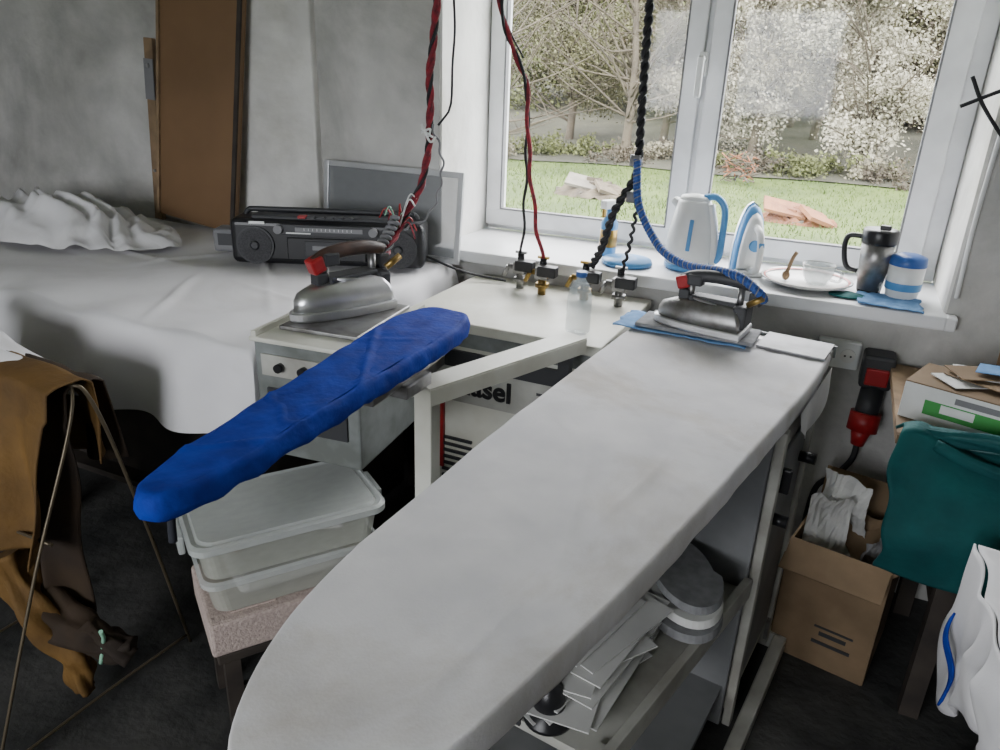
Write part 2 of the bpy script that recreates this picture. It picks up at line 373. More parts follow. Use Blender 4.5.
# ------------------------------------------------------------------ big ironing table
def resample(P,n):
    P=[Vector((p[0],p[1],0)) for p in P]; P.append(P[0]); L=[0]
    for a,c in zip(P,P[1:]): L.append(L[-1]+(c-a).length)
    out=[];j=0
    for k in range(n):
        l=L[-1]*k/n
        while L[j+1]<l: j+=1
        out.append(P[j].lerp(P[j+1],(l-L[j])/(L[j+1]-L[j])))
    return out
out=[(-.235,0),(-.226,-.28),(-.190,-.8),(-.152,-1.2),(-.126,-1.36),(-.098,-1.45),(-.060,-1.525),(-.015,-1.58),(.04,-1.60),(.095,-1.585),(.138,-1.525),(.163,-1.44),(.186,-1.25),(.212,-.96),(.236,-.5),(.248,-.24),(.243,0)]
dense=catmull([(x,y,0) for x,y in out],6); ol=resample([(p.x,p.y) for p in dense],220)
def axis(p):
    y=max(-1.44,min(-.10,p.y)); return Vector((.003+(-y)*.012,y,0))
b=B('ironing_table')
def ridge(d,w): return math.exp(-(d/w)**2)
def clothz(x,y):
    f=.0026*nz(x*6+y*3,y*4,1)+.0016*nz(x*20+y*6,y*9,5)
    f+=.0045*ridge(x*.6-(y+.12)*.25-.05,.012)*max(0,.4+nz(x*4,y*4,2))
    f+=.005*ridge(x+.35*(y+.9)-.02,.012)*max(0,nz(x*3,y*3,9)+.3)
    f+=.005*ridge(x*.5+(y+.55)+.04*nz(x*5,2),.010)*max(0,nz(x*6,y*3,4)+.35)
    f+=.005*ridge(x*-.8+(y+1.15)+.05*nz(x*5,3),.010)*max(0,nz(x*6,y*3,6)+.35)
    f+=.005*ridge(x-.10-.05*nz(y*3,1),.009)*max(0,nz(y*4,7)+.2)
    f+=.004*ridge(x*.9+(y+.85)+.05*nz(x*7,5),.009)*max(0,nz(x*5,y*5,3)+.35)
    return f
def topgrid(b,ol,axis,T0,zf,m,nu,nv):
    inner=[axis(p).lerp(p,T0) for p in ol]
    def xlim(y):
        xs=[]
        for i in range(len(inner)):
            a,c=inner[i],inner[(i+1)%len(inner)]
            if (a.y-y)*(c.y-y)<=0 and abs(a.y-c.y)>1e-7: xs.append(a.x+(c.x-a.x)*(y-a.y)/(c.y-a.y))
        return (min(xs),max(xs))
    ymin=min(p.y for p in inner)+1e-4; ymax=max(p.y for p in inner)-1e-4
    def g(u,v):
        y=(ymax+ymin)/2+(ymin-ymax)/2*-math.cos(v*math.pi)
        x0,x1=xlim(y); x=x0+(x1-x0)*u
        return (x,y,zf(x,y))
    b.grid(g,nu,nv,m)
T0=.90
topgrid(b,ol,axis,T0,lambda x,y:.9+clothz(x,y),M_cloth,60,220)
rings=[]
for t in (T0-.01,.93,.96,.98,.992):
    rr=[]
    for p in ol:
        q=axis(p).lerp(p,t); rr.append(Vector((q.x,q.y,.9+clothz(q.x,q.y)-(.0002 if t<T0 else 0)-(.003 if t>.985 else .0))))
    rings.append(rr)
for k,(o_,dz) in enumerate([(1.0,-.009),(1.003,-.020),(1.003,-.033),(.998,-.044),(.985,-.050),(.93,-.046)]):
    rr=[]
    for i,p in enumerate(ol):
        a=axis(p); d=(p-a); L=d.length; q=a+d/L*(L+(o_-1)*.22+(.0035*nz(i*.23,k*.5,7) if k>1 else 0))
        rr.append(Vector((q.x,q.y,.9+dz+(.006*nz(i*.12,3,k*.1) if k>2 else 0))))
    rings.append(rr)
b.loft(rings,M_cloth,caps=False)
b.prism([(axis(p).lerp(p,.96).x,axis(p).lerp(p,.96).y) for p in ol],.862,.886,M_dgrey)
b.box((.003,.02,.878),(.475,.07,.03),M_steel,bev=.004)
b.box((.003,.055,.886),(.485,.008,.03),M_greym)
b.box((.160,-.02,.906),(.16,.13,.004),M_plate)
b.grid(lambda u,v:(.250+.008*math.sin(u*9)*v+.004,-.03-.34*u+.02*v,.875-(.12*v*(.35+.65*math.sin(u*3.1)))),20,8,M_cloth)
b.box((.0,-.22,.44),(.44,.40,.80),M_cab,bev=.004)
b.box((.222,-.22,.45),(.012,.36,.74),M_cabw,bev=.003)
b.box((.231,-.22,.45),(.008,.27,.62),M_cab,bev=.003)
for y in (-.395,-.045): b.box((.233,y,.44),(.02,.03,.8),M_cabw,bev=.003)
b.box((.243,-.34,.70),(.03,.016,.06),M_black,bev=.004); b.cyl((.233,-.12,.665),(.273,-.12,.665),.014,M_black); b.cyl((.233,-.34,.60),(.268,-.34,.60),.014,M_black)
for z in (.10,.80): b.box((.239,-.07,z),(.01,.02,.06),M_steel)
for x in (-.25,.27): b.box((x,-.45,.025),(.035,1.05,.05),M_cabw,bev=.004)
b.box((.01,0,.025),(.52,.035,.05),M_cabw); b.box((.01,-.97,.025),(.52,.035,.05),M_cabw)
b.loft([[Vector(p) for p in r] for r in ([(-.23,-.42,.43),(.225,-.42,.43),(.16,-1.02,.43),(-.17,-1.02,.43)],[(-.23,-.42,.45),(.225,-.42,.45),(.16,-1.02,.45),(-.17,-1.02,.45)])],M_cabw,smooth=False)
b.box((.19,-.72,.455),(.018,.61,.05),M_cabw,rot=(0,0,-6.2),bev=.002)
b.box((-.2,-.72,.64),(.015,.60,.42),M_cab,rot=(0,0,5.5))
b.box((0,-.7,.15),(.42,.56,.02),M_cab)
for x in (-.16,.145): b.box((x,-1.005,.23),(.03,.03,.46),M_cabw)
b.box((-.03,-1.0,.65),(.05,.05,.42),M_dgrey)
TBL=(-.197,1.93,0)
b.done(TBL,-8)
def tw(x,y,z):
    a=R(-8); return (TBL[0]+x*math.cos(a)-y*math.sin(a),TBL[1]+x*math.sin(a)+y*math.cos(a),z)
b=B('paper_pattern_stack')
for k in range(18):
    b.box((random.uniform(-.05,.02),random.uniform(-.06,.06),.003+k*.0045),(random.uniform(.13,.19),random.uniform(.24,.32),.0028),M_paper,rot=(random.uniform(-.5,.5),random.uniform(-.5,.5),random.uniform(-30,16)))
b.done(tw(.03,-.82,.452),-8)
b=B('paper_pattern_stack')
for k in range(6):
    b.box((random.uniform(-.02,.02),0,.003+k*.004),(.16,.16,.002),M_paper,rot=(0,0,random.uniform(-25,25)))
b.done(tw(.06,-.56,.452),20)
b=B('felt_pressing_pad')
pad=[(.055*math.cos(a)*(1.25 if math.sin(a)<0 else 1),.13*math.sin(a)) for a in [2*math.pi*k/40 for k in range(40)]]
for k in range(3):
    b.prism([(x*(1.25-.1*k)+.008*k,y*(1.05-.05*k)+.012*k) for x,y in pad],.0+k*.02,.017+k*.02,M_felt if k!=1 else M_paper,sc1=.97,smooth=False)
b.done(tw(.12,-.58,.482),25)
b=B('black_thread_cone'); b.lathe([(.045,0),(.045,.008),(.02,.015),(.03,.03),(.022,.07),(.012,.075),(.012,.09)],M_black); b.done(tw(.03,-.985,.451+.0))
# ------------------------------------------------------------------ irons
def iron(name,loc,rz,body,handle,redpos,big=1.0):
    b=B(name); N=30
    def outl(sc,dx=0):
        P=[]
        for k in range(N+1):
            t=k/N; x=-.10+.25*t; w=.062*math.sqrt(max(0,1-t**2.4)) if t<1 else 0; P.append((x,w))
        P=P+[(x,-w) for x,w in reversed(P[:-1])]
        return [((x)*sc+dx,y*sc) for x,y in P]
    def ring(sc,z,dx=0): return [Vector((x*big,y*big,z*big)) for x,y in outl(sc,dx=dx)]
    b.loft([ring(.98,0),ring(1,.004),ring(1,.018),ring(.97,.021)],M_chrome,smooth=False)
    b.loft([ring(.93,.021),ring(.92,.042),ring(.86,.058),ring(.66,.074,-.008),ring(.35,.082,-.012)],body)
    s=big
    b.box((-.085*s,0,.055*s),(.035*s,.075*s,.06*s),M_dgrey,bev=.006)
    b.cyl((.055*s,0,.07*s),(.055*s,0,.125*s),.009*s,M_steel); b.cyl((-.075*s,0,.07*s),(-.075*s,0,.125*s),.009*s,M_steel)
    b.box((-.01*s,0,.082*s),(.13*s,.05*s,.016*s),M_dgrey,bev=.005)
    b.tube([(-.105*s,0,.132*s),(-.06*s,0,.140*s),(0,0,.142*s),(.05*s,0,.136*s),(.085*s,0,.124*s)],lambda u:.0165*s*(1 - .25*abs(2*u-1)**3),handle,seg=12)
    b.box((.078*s,0,.118*s),(.034*s,.034*s,.036*s),M_red if redpos else M_dgrey,bev=.006,rot=(0,20,0))
    b.box((.045*s,0,.128*s),(.04*s,.038*s,.03*s),M_dgrey,bev=.005)
    b.box((.07*s,.0,.085*s),(.03*s,.03*s,.03*s),M_dgrey,bev=.004)
    for y in (-.035,.035): b.cyl((-.08*s,y*s,.066*s),(.04*s,y*s*.6,.084*s),.0045*s,M_chrome,seg=8)
    b.cyl((-.10*s,.02*s,.09*s),(-.135*s,.03*s,.115*s),.008*s,M_brass)
    b.box((-.11*s,-.015*s,.10*s),(.03*s,.04*s,.035*s),M_dgrey,bev=.004)
    return b.done(loc,rz)
b=B('blue_rest_cloth')
b.grid(lambda u,v:(-.235+.34*u+.01*nz(v*5,2), -.075+.15*v+.008*nz(u*6,4),.004+.005*abs(nz(u*8,v*8,3))),30,16,M_lblue)
b.box((-.03,0,.011),(.30,.125,.010),M_felt,bev=.003)
b.done(tw(-.045,-.065,.904),-3,solid=.002)
iron('steam_iron',(-.255,1.855,.921),172,M_steel,M_dgrey,True,big=.96)
b=B('iron_rest_box')
b.box((0,0,-.14),(.26,.34,.28),M_greym,bev=.006)
b.box((0,0,.002),(.275,.355,.012),M_cream,bev=.004)
for x in (-.125,.125): b.box((x,0,.012),(.012,.35,.016),M_cream)
b.box((0,-.172,-.055),(.22,.006,.05),M_cabw); b.box((0,-.173,-.16),(.20,.006,.10),M_dgrey)
for x in (-.06,0,.06): b.cyl((x,-.175,-.055),(x,-.19,-.055),.010,M_black)
b.box((0,.02,.014),(.20,.27,.010),M_steel,bev=.003)
for x in (-.09,.09): b.box((x,.27,-.2),(.03,.20,.03),M_steel)
b.done((-1.02,1.37,.94),6)
iron('steam_iron',(-1.045,1.42,.960),251,M_chrome,M_handle,True,big=1.04)
# ------------------------------------------------------------------ blue sleeve board
b=B('sleeve_ironing_board')
so=[]
Lb=.86
for k in range(90):
    a=2*math.pi*k/90; c_,s_=math.cos(a),math.sin(a)
    y=(abs(s_)**.35)*math.copysign(1,s_)*Lb/2
    wd=.068+.024*(y/(Lb/2)) ; x=(abs(c_)**.6)*math.copysign(1,c_)*wd
    so.append(Vector((x,y,0)))
so=resample([(p.x,p.y) for p in so],170)
rings=[]
def ax2(p): return Vector((0,max(-Lb/2+.1,min(Lb/2-.1,p.y)),0))
def sz2(x,y): return .0025*nz(x*12,y*16,2)+.0035*nz(x*26,y*14,4)+.004*ridge(y*.5+x-.05,.008)+.004*ridge(y+.15+x*.6+.03*nz(x*20,1),.008)+.004*ridge(y+.28-x*.8,.008)+.003*ridge(y-.2-x*.5,.007)
topgrid(b,so,ax2,.86,lambda x,y:sz2(x,y),M_blue,30,140)
for t in [.85,.9,.95]:
    rings.append([Vector((ax2(p).lerp(p,t).x,ax2(p).lerp(p,t).y,-.0002*(t<.86)-.002*(t>.92)+sz2(ax2(p).lerp(p,t).x,ax2(p).lerp(p,t).y))) for p in so])
for o_,dz in ((1,-.007),(1.03,-.016),(1.035,-.026),(1.01,-.036),(.93,-.041),(.8,-.038)):
    rings.append([Vector((ax2(p).lerp(p,o_).x+.004*nz(i*.35,dz*60),ax2(p).lerp(p,o_).y+.002*nz(i*.4,dz*50),dz+.005*nz(i*.3,dz*40,2))) for i,p in enumerate(so)])
b.loft(rings,M_blue,caps=True)
b.box((.0,.22,-.065),(.05,.30,.05),M_steel,bev=.004)
b.tube([(-.03,-.34,-.04),(-.035,-.36,-.08),(-.03,-.37,-.12)],.006,M_navy)
b.done((-.752,.985,1.0),0,rot=(R(1.5),0,R(1.5)))
b=B('sleeve_board_support_arm')
p0=Vector((-.735,1.24,.89)); p1=Vector((-.555,1.72,.89)); d=(p1-p0); mid=(p0+p1)/2; ang=math.degrees(math.atan2(d.y,d.x))
b.box(mid,(d.length,.065,.006),M_cream,rot=(0,0,ang)); 
n=Vector((-d.y,d.x,0)).normalized()
b.box(mid+n*-.032+Vector((0,0,-.019)),(d.length,.005,.036),M_cream,rot=(0,0,ang)); b.box(mid+n*.032+Vector((0,0,-.019)),(d.length,.005,.036),M_cream,rot=(0,0,ang))
b.box((-.728,1.258,.72),(.042,.042,.34),M_cream,bev=.003); b.box((-.742,1.21,.905),(.05,.10,.03),M_steel,bev=.004)
b.box((-.728,1.258,.28),(.03,.03,.56),M_dgrey)
b.box((-.57,1.69,.44),(.03,.03,.87),M_dgrey)
b.done()
# ------------------------------------------------------------------ steam boiler
b=B('steam_generator_cabinet')
b.box((-.81,2.035,.835),(.62,.53,.03),M_cream,bev=.005)
b.box((-.81,2.035,.80),(.60,.51,.05),M_greym)
b.box((-.80,2.03,.43),(.54,.48,.72),M_cream,bev=.006)
b.box((-.80,1.785,.735),(.54,.012,.05),M_dgrey)
for k in range(9): b.box((-.63,1.786,.50+k*.022),(.10,.008,.008),M_dgrey)
for k in range(7): b.box((-.93,1.786,.34+k*.022),(.10,.008,.008),M_dgrey)
b.box((-.80,1.786,.655),(.46,.006,.11),M_cabw)
b.box((-.80,2.03,.045),(.56,.5,.05),M_dgrey)
b.cyl((-.66,1.785,.57),(-.66,1.77,.57),.022,M_lblue)
b.box((-.98,1.784,.52),(.012,.01,.30),M_red)
sg=b.done()
cu=bpy.data.curves.new('label','FONT'); cu.body='nasel'; cu.size=.085; cu.extrude=.002; cu.offset=.002
to=bpy.data.objects.new('label',cu); bpy.context.scene.collection.objects.link(to)
to.location=(-.925,1.779,.632); to.rotation_euler=(R(90),0,0); to.data.materials.append(M_black); to.parent=sg
def valve(x,y,m=M_brass):
    b=B('steam_valve')
    b.cyl((0,0,0),(0,0,.05),.011,m); b.cyl((0,0,.02),(0,0,.032),.018,m,seg=6); b.box((0,0,.06),(.036,.03,.034),M_steel,bev=.004)
    b.cyl((-.035,0,.06),(.03,0,.06),.008,m); b.box((.02,-.02,.072),(.05,.03,.03),M_black,bev=.004)
    b.cyl((0,0,.076),(0,0,.102),.009,M_black); b.box((0,0,.104),(.03,.008,.007),m); b.cyl((-.035,0,.06),(-.048,0,.03),.006,m)
    o=b.done((x,y,.851)); o.scale=(1.25,1.25,1.15)
valve(-.92,2.2,M_steel); valve(-.83,2.17); valve(-.69,2.18); valve(-.575,2.17,M_steel)
b=B('plastic_water_bottle')
b.lathe([(.0,.0),(.028,.0),(.034,.008),(.034,.05),(.031,.055),(.034,.06),(.034,.10),(.028,.125),(.013,.15),(.013,.158)],M_pet)
b.cyl((0,0,.158),(0,0,.172),.015,M_dblue); b.done((-.60,1.86,.851))
# ------------------------------------------------------------------ left table
TX=-1.22; TY=1.27; TZ=.88; TB=2.27
b=B('cutting_table')
b.box(((-3.4+TX)/2-.01,(TY+TB)/2+.01,TZ-.025),(TX+3.4-.02,TB-TY-.04,.03),M_wood)
for x in (-3.3,-2.3,TX-.09):
    for y in (TY+.09,2.2): b.box((x,y,.42),(.06,.06,.84),M_dwood)
b.box(((-3.4+TX)/2,2.18,.45),(2.0,.02,.7),M_dwood); b.box(((-3.4+TX)/2,TY+.45,.30),(2.0,.75,.02),M_dwood)
b.box((-1.75,TY+.14,.56),(.75,.02,.5),M_dwood); b.box((-1.55,TY+.13,.70),(.5,.012,.03),M_greym)
b.box((TX-.12,TY+.5,.45),(.02,.7,.8),M_dwood)
def tcl(u,v):
    x=-3.45+(TX+3.45+.24)*u; y=TB-(TB-TY+.25)*v
    dx=max(0,x-TX); dy=max(0,TY-y)
    px=min(x,TX); py=max(y,TY); 
    f=lambda d:.02*(1-math.exp(-d/.015))+.10*d
    px+=f(dx); py-=f(dy)
    w=math.sin(x*21+4*nz(x*3,1)+dy*3)
    if dy>0: py-= .026*min(1,dy/.12)*w
    if dx>0: px+= .015*min(1,dx/.1)*math.sin(y*23)
    z=TZ-max(dx,dy)-.35*min(dx,dy)
    z+=.004*nz(x*5,y*5)
    if dx==0 and dy==0:
        z+=.018*max(0,nz(x*2.2+y*1.5,y*3.1-x,4))
        z+=.013*math.exp(-((y-1.66-.12*math.sin(x*2))/.015)**2)*max(0,.3+nz(x*2,5))
        z+=.012*math.exp(-((x+1.75+.5*(y-1.6))/.014)**2)*max(0,.3+nz(y*3,7))
        z+=.012*math.exp(-((x+2.1-.4*(y-1.6))/.016)**2)*max(0,.2+nz(y*3,9))
        z+=.012*math.exp(-((x+1.45+.9*(y-1.6))/.013)**2)*max(0,.2+nz(y*4,2))
        z+=.007*w*math.exp(-(y-TY)/.12)
    z+=.010*nz(x*3,2)*min(1,dy/.2)
    return (px,py,max(z,.60))
b.grid(tcl,200,120,M_sheet)
b.done()
def heap(name,loc,rx,ry,h,m,seed,rz=0,fold=14,fa=.018):
    b=B(name)
    def f(u,v):
        a=2*math.pi*u; r=v; x=math.cos(a)*rx*r*(1+.15*nz(math.cos(a)*2+seed,math.sin(a)*2)); y=math.sin(a)*ry*r*(1+.15*nz(seed,math.cos(a)*2,math.sin(a)*2))
        w=nz(x*5+seed,y*5,seed)
        z=h*(1-r**2.5)*(.6+.5*nz(x*3+seed,y*3)) + fa*math.sin(fold*(x*.5+y*1.6)+7*w)*(1-r*.7) +fa*.9*abs(nz(x*13,y*13,seed))
        return (x,y,max(.002,z)+ (.004 if r<1 else 0))
    b.grid(f,110,40,m); return b.done(loc,rz,solid=0)
heap('crumpled_white_sheet',(-2.74,1.90,TZ+.018),.62,.27,.15,M_sheet,3,rz=-6,fold=42,fa=.026)
# ------------------------------------------------------------------ radio
b=B('cassette_radio')
b.box((0,0,.078),(.64,.145,.15),M_black,bev=.022,seg=4)
b.box((0,-.004,.152),(.50,.10,.02),M_dgrey,bev=.006)
for x in (-.235,.235):
    b.cyl((x,-.070,.068),(x,-.080,.068),.062,M_dgrey,seg=36); b.cyl((x,-.078,.068),(x,-.083,.068),.055,M_spk,seg=36)
    b.cyl((x,-.082,.068),(x,-.087,.068),.018,M_dgrey,.01)
b.box((0,-.073,.122),(.30,.010,.035),M_dgrey,bev=.002); b.box((.01,-.079,.124),(.22,.004,.014),M_mgrey)
b.box((-.09,-.079,.112),(.08,.004,.004),M_white)
for k in range(12): b.box((-.07+k*.014,-.0815,.125),(.0015,.001,.008),M_white)
b.box((0,-.075,.06),(.26,.012,.075),M_black,bev=.004); b.box((0,-.082,.062),(.14,.004,.05),M_dgrey,bev=.002); b.box((0,-.085,.066),(.09,.002,.014),M_mgrey)
for k in range(6): b.box((-.075+k*.03,-.072,.165),(.026,.03,.008),M_dgrey if k else M_red,bev=.002)
for x in (-.155,.155): b.cyl((x,-.07,.123),(x,-.09,.123),.014,M_mgrey)
b.box((-.225,-.078,.142),(.05,.003,.008),M_white)
b.tube([(-.29,.02,.14),(-.28,.02,.165),(-.22,.02,.170),(.22,.02,.170),(.28,.02,.165),(.29,.02,.14)],.009,M_dgrey)
b.cyl((-.25,.06,.162),(.2,.06,.162),.004,M_chrome)
b.done((-1.545,2.03,TZ+.008),24)
b=B('grey_power_adapter'); b.box((0,0,.045),(.12,.09,.08),M_mgrey,bev=.012); b.box((0,-.046,.05),(.08,.004,.04),M_dgrey); b.done((-1.92,1.97,TZ+.012),24)
b=B('insect_screen_frame')
w,h=.58,.31
for x in (-w/2+.01,w/2-.01): b.box((x,0,h/2),(.02,.012,h),M_alu,bev=.002)
for z in (.01,h-.01): b.box((0,0,z),(w-.036,.012,.02),M_alu,bev=.002)
b.quad([(-w/2+.01,0,.01),(w/2-.01,0,.01),(w/2-.01,0,h-.01),(-w/2+.01,0,h-.01)],M_mesh)
b.done((-1.46,2.245,TZ+.006),0,rot=(R(-6),0,R(-1)))
b=B('hardboard_sheet'); b.box((0,0,.8),(.38,.02,1.6),M_hard); b.box((.18,-.014,.8),(.016,.012,1.6),M_dwood); b.box((-.18,-.014,.8),(.012,.012,1.6),M_wood); b.done((-2.345,2.215,TZ+.028),0,rot=(R(-1.5),R(8),R(4)))
b=B('wooden_plank'); b.box((0,0,.35),(.045,.02,.70),M_wood,bev=.003); b.cyl((0,-.012,.60),(0,-.018,.60),.008,M_steel); b.cyl((0,-.012,.2),(0,-.018,.2),.006,M_steel)
b.box((0,-.012,.55),(.047,.004,.15),M_mgrey); b.done((-2.60,2.26,TZ+.01),0,rot=(R(-1),R(4.5),0))
# ------------------------------------------------------------------ clothes on rack, left foreground
b=B('clothes_rack')
b.tube([(-1.43,1.15,.0),(-1.43,1.07,.45),(-1.44,1.0,.79),(-1.5,.97,.84),(-1.8,.97,.86),(-1.88,1.0,.8),(-1.88,1.15,0)],.0045,M_rod)
b.tube([(-1.46,.62,.0),(-1.45,.80,.45),(-1.45,.96,.80),(-1.55,.98,.85),(-1.8,.98,.86),(-1.9,.9,.7),(-1.9,.62,0)],.004,M_rod)
b.tube([(-1.43,1.14,.03),(-1.45,.9,.03),(-1.46,.64,.03)],.004,M_rod); b.tube([(-1.88,1.14,.03),(-1.9,.64,.03)],.004,M_rod)
b.tube([(-1.45,.85,.5),(-1.9,.85,.5)],.004,M_rod)
b.done()
def drape(name,x0,x1,yt,zt,lf,lb,m,seed,amp=.03,n=7,taper=.0,sl=0,slope=.12):
    b=B(name)
    def f(u,v):
        x=x0+(x1-x0)*u; tot=lf+lb; s=-lb+tot*v
        if s<0: y=yt+.03+(.04*min(1,-s/.05)); z=zt+s
        else: y=yt-.0-(.05*min(1,s/.06))-slope*s; z=zt-s
        if abs(s)<.05: z=zt+.02*(1-(s/.05)**2)
        g=min(1,abs(s)/.25)
        y+=amp*g*math.sin(u*n*6.28+seed+2*nz(u*3,v*2,seed)) ; x+=.03*g*nz(u*4,v*3,seed)
        x=x+(((x0+x1)/2)-x)*taper*max(0,s)/lf
        z+=sl*u+.01*nz(u*6,v*6,seed)
        return (x,y,max(z,.02))
    b.grid(f,70,60,m); return b.done(solid=.004)
drape('brown_trousers',-2.0,-1.45,.955,.880,.38,.2,M_brown,2,.028,3.4,.10,-.05,slope=.2)
drape('dark_brown_jacket',-1.88,-1.46,.985,.862,.60,.2,M_dbrown,5,.035,2.4,.25,-.05,slope=.02)
def wg(u,v):
    x=-2.05+.54*u; s=-.14+.20*v
    z=.955-.13*u**2-(abs(s)*.9)**1.2+.012*nz(x*9,s*14)+.008*math.sin(x*38+s*30)
    y=.965-s*.8+.02*nz(x*7,2)
    return (x+.05*nz(s*9,1)-.05*v*u,y,z)
b=B('white_garment'); b.grid(wg,60,40,M_sheet); b.done(solid=.003)
b=B('brown_garment_bundle')
b.tube([(-1.70,.90,.36),(-1.60,.90,.25),(-1.50,.90,.20),(-1.43,.92,.175),(-1.38,.95,.17)],lambda u:.060-.035*u,M_dbrown,seg=24,n=10,lump=.3)
b.tube([(-1.66,.86,.40),(-1.60,.86,.27),(-1.52,.88,.16),(-1.50,.88,.10),(-1.49,.88,.04)],lambda u:.045*(1-.5*u),M_brown,seg=24,n=10,lump=.35)
b.tube([(-1.47,.90,.24),(-1.42,.91,.19),(-1.37,.93,.15)],.022,M_dbrown,seg=16,lump=.3)
b.tube([(-1.42,.90,.20),(-1.40,.89,.23),(-1.39,.88,.26)],.005,M_mint); b.tube([(-1.42,.90,.20),(-1.43,.89,.14)],.005,M_mint); b.done()
# ------------------------------------------------------------------ plastic tub stack
ang=54.5
b=B('plastic_storage_tub')
def rr(w,d,z,rad=.035,n=6):
    P=[]
    for cx,cy,a0 in ((w/2-rad,d/2-rad,0),(-w/2+rad,d/2-rad,90),(-w/2+rad,-d/2+rad,180),(w/2-rad,-d/2+rad,270)):
        for k in range(n+1):
            a=R(a0+90*k/n); P.append(Vector((cx+rad*math.cos(a),cy+rad*math.sin(a),z)))
    return P
# lower tub + rim, upper tub + lid (nested stack)
b.loft([rr(.34,.20,.0),rr(.36,.215,.008),rr(.385,.232,.080)],M_tub,smooth=False)
b.loft([rr(.40,.245,.078),rr(.405,.25,.081),rr(.405,.25,.092),rr(.39,.235,.096)],M_lid,caps=False,smooth=False)
b.loft([rr(.365,.215,.096),rr(.38,.225,.10),rr(.40,.24,.17),rr(.42,.255,.172),rr(.42,.255,.18)],M_tub,smooth=False)
b.loft([rr(.43,.265,.175),rr(.435,.27,.178),rr(.435,.27,.192),rr(.42,.255,.196),rr(.40,.235,.19),rr(.39,.225,.196)],M_lid,smooth=False)
b.box((.225,0,.165),(.014,.10,.045),M_lid,bev=.004); b.box((-.225,0,.165),(.014,.10,.045),M_lid,bev=.004)
b.box((0,0,.042),(.26,.15,.06),M_paper,bev=.02,rot=(4,3,6)); b.box((.05,.02,.13),(.2,.12,.04),M_cloth,bev=.015,rot=(-5,6,-12)); b.box((-.1,.0,.125),(.1,.10,.03),M_card,bev=.01,rot=(-5,6,32))
b.done((-1.06,1.15,.375),ang)
b=B('pink_foam_block'); b.box((0,0,.045),(.40,.25,.09),M_pink,bev=.008); b.box((-.1,0,.092),(.1,.2,.004),M_pink); b.done((-1.06,1.15,.28),ang)
b=B('low_stool')
b.box((0,0,.265),(.38,.24,.025),M_dwood,bev=.004)
for x in (-.16,.16):
    for y in (-.1,.1): b.box((x,y,.126),(.035,.035,.252),M_dwood)
b.box((0,-.1,.15),(.3,.015,.03),M_dwood); b.box((0,.1,.15),(.3,.015,.03),M_dwood)
b.done((-1.06,1.15,0),ang)
# ------------------------------------------------------------------ sill objects
b=B('electric_kettle')
b.lathe([(.07,0),(.078,.006),(.078,.02)],M_skyblue,sc=(1,.85))
b.lathe([(.074,.02),(.080,.05),(.076,.11),(.064,.17),(.055,.215),(.05,.225)],M_white,sc=(1,.85))
b.lathe([(.05,.225),(.045,.236),(.02,.242),(.001,.243)],M_white,sc=(1,.85))
b.box((-.058,0,.208),(.04,.035,.025),M_white,rot=(0,35,0),bev=.008)
b.tube([(.03,0,.235),(.07,0,.238),(.10,0,.205),(.104,0,.12),(.10,0,.05),(.07,0,.03)],.011,M_skyblue,seg=10)
b.tube([(.052,0,.215),(.075,0,.13),(.085,0,.03)],.014,M_white,seg=10)
b.box((.02,-.060,.12),(.014,.006,.10),M_skyblue,bev=.003,rot=(-6,0,0))
b.done((-.43,2.45,SZ+.001),-12)
b=B('kettle_base_plate'); b.lathe([(.08,0),(.085,.006),(.08,.018),(.03,.022),(.02,.03),(.001,.03)],M_skyblue); b.done((-.62,2.40,SZ+.001))
b=B('household_iron')
def ol2(sc,y):
    P=[]; N=20
    for k in range(N+1):
        t=k/N; P.append((.05*math.sqrt(max(0,1-t**2.2)),.22*t))
    P+= [(-x,z) for x,z in reversed(P[:-1])]
    return [Vector((x*sc,y,.01+z*sc+ (1-sc)*.06)) for x,z in P]
b.loft([ol2(1,.0),ol2(1,-.010)],M_chrome,smooth=False); b.loft([ol2(.97,-.010),ol2(.95,-.03),ol2(.8,-.045)],M_skyblue)
b.loft([ol2(.82,-.044),ol2(.7,-.055),ol2(.45,-.062)],M_white)
b.box((0,-.035,.01),(.09,.08,.02),M_white,bev=.006)
b.tube([(0,-.05,.02),(0,-.100,.03),(0,-.112,.08),(0,-.095,.14),(0,-.045,.160)],.011,M_white,seg=10); b.cyl((0,-.05,.10),(0,-.072,.10),.018,M_skyblue)
b.box((0,-.112,.085),(.018,.012,.07),M_skyblue,bev=.004)
b.done((-.26,2.50,SZ+.001),30)
b=B('ceramic_plate'); b.lathe([(.001,.004),(.06,.004),(.065,.0),(.075,.0),(.12,.014),(.135,.022),(.133,.026),(.118,.018),(.085,.008),(.001,.008)],M_cer,seg=48)
b.lathe([(.122,.0205),(.128,.0235),(.126,.0245),(.120,.0215)],M_redline,seg=48,caps=False); b.done((-.06,2.44,SZ+.001))
b=B('glass_cup'); b.lathe([(.03,0),(.034,.004),(.045,.03),(.05,.06),(.047,.06),(.042,.03),(.03,.006),(.001,.006)],M_gcup); b.lathe([(.047,.058),(.051,.06),(.047,.062)],M_cer,caps=False)
b.tube([(.047,0,.05),(.07,0,.045),(.068,0,.02),(.042,0,.018)],.005,M_gcup); b.done((-.03,2.44,SZ+.010),-20)
b=B('wooden_spoon'); b.tube([(0,0,0),(.01,.0,.05),(.02,0,.075)],.006,M_wood,seg=8); b.sph((.0,0,.0),(.012,.008,.016),M_wood); b.done((-.12,2.43,SZ+.026),0)
b=B('travel_mug')
b.lathe([(.031,0),(.033,.004),(.035,.012)],M_black); b.lathe([(.035,.012),(.043,.10),(.046,.15)],M_steel); b.lathe([(.048,.15),(.05,.155),(.05,.185),(.046,.192),(.03,.188),(.001,.188)],M_black)
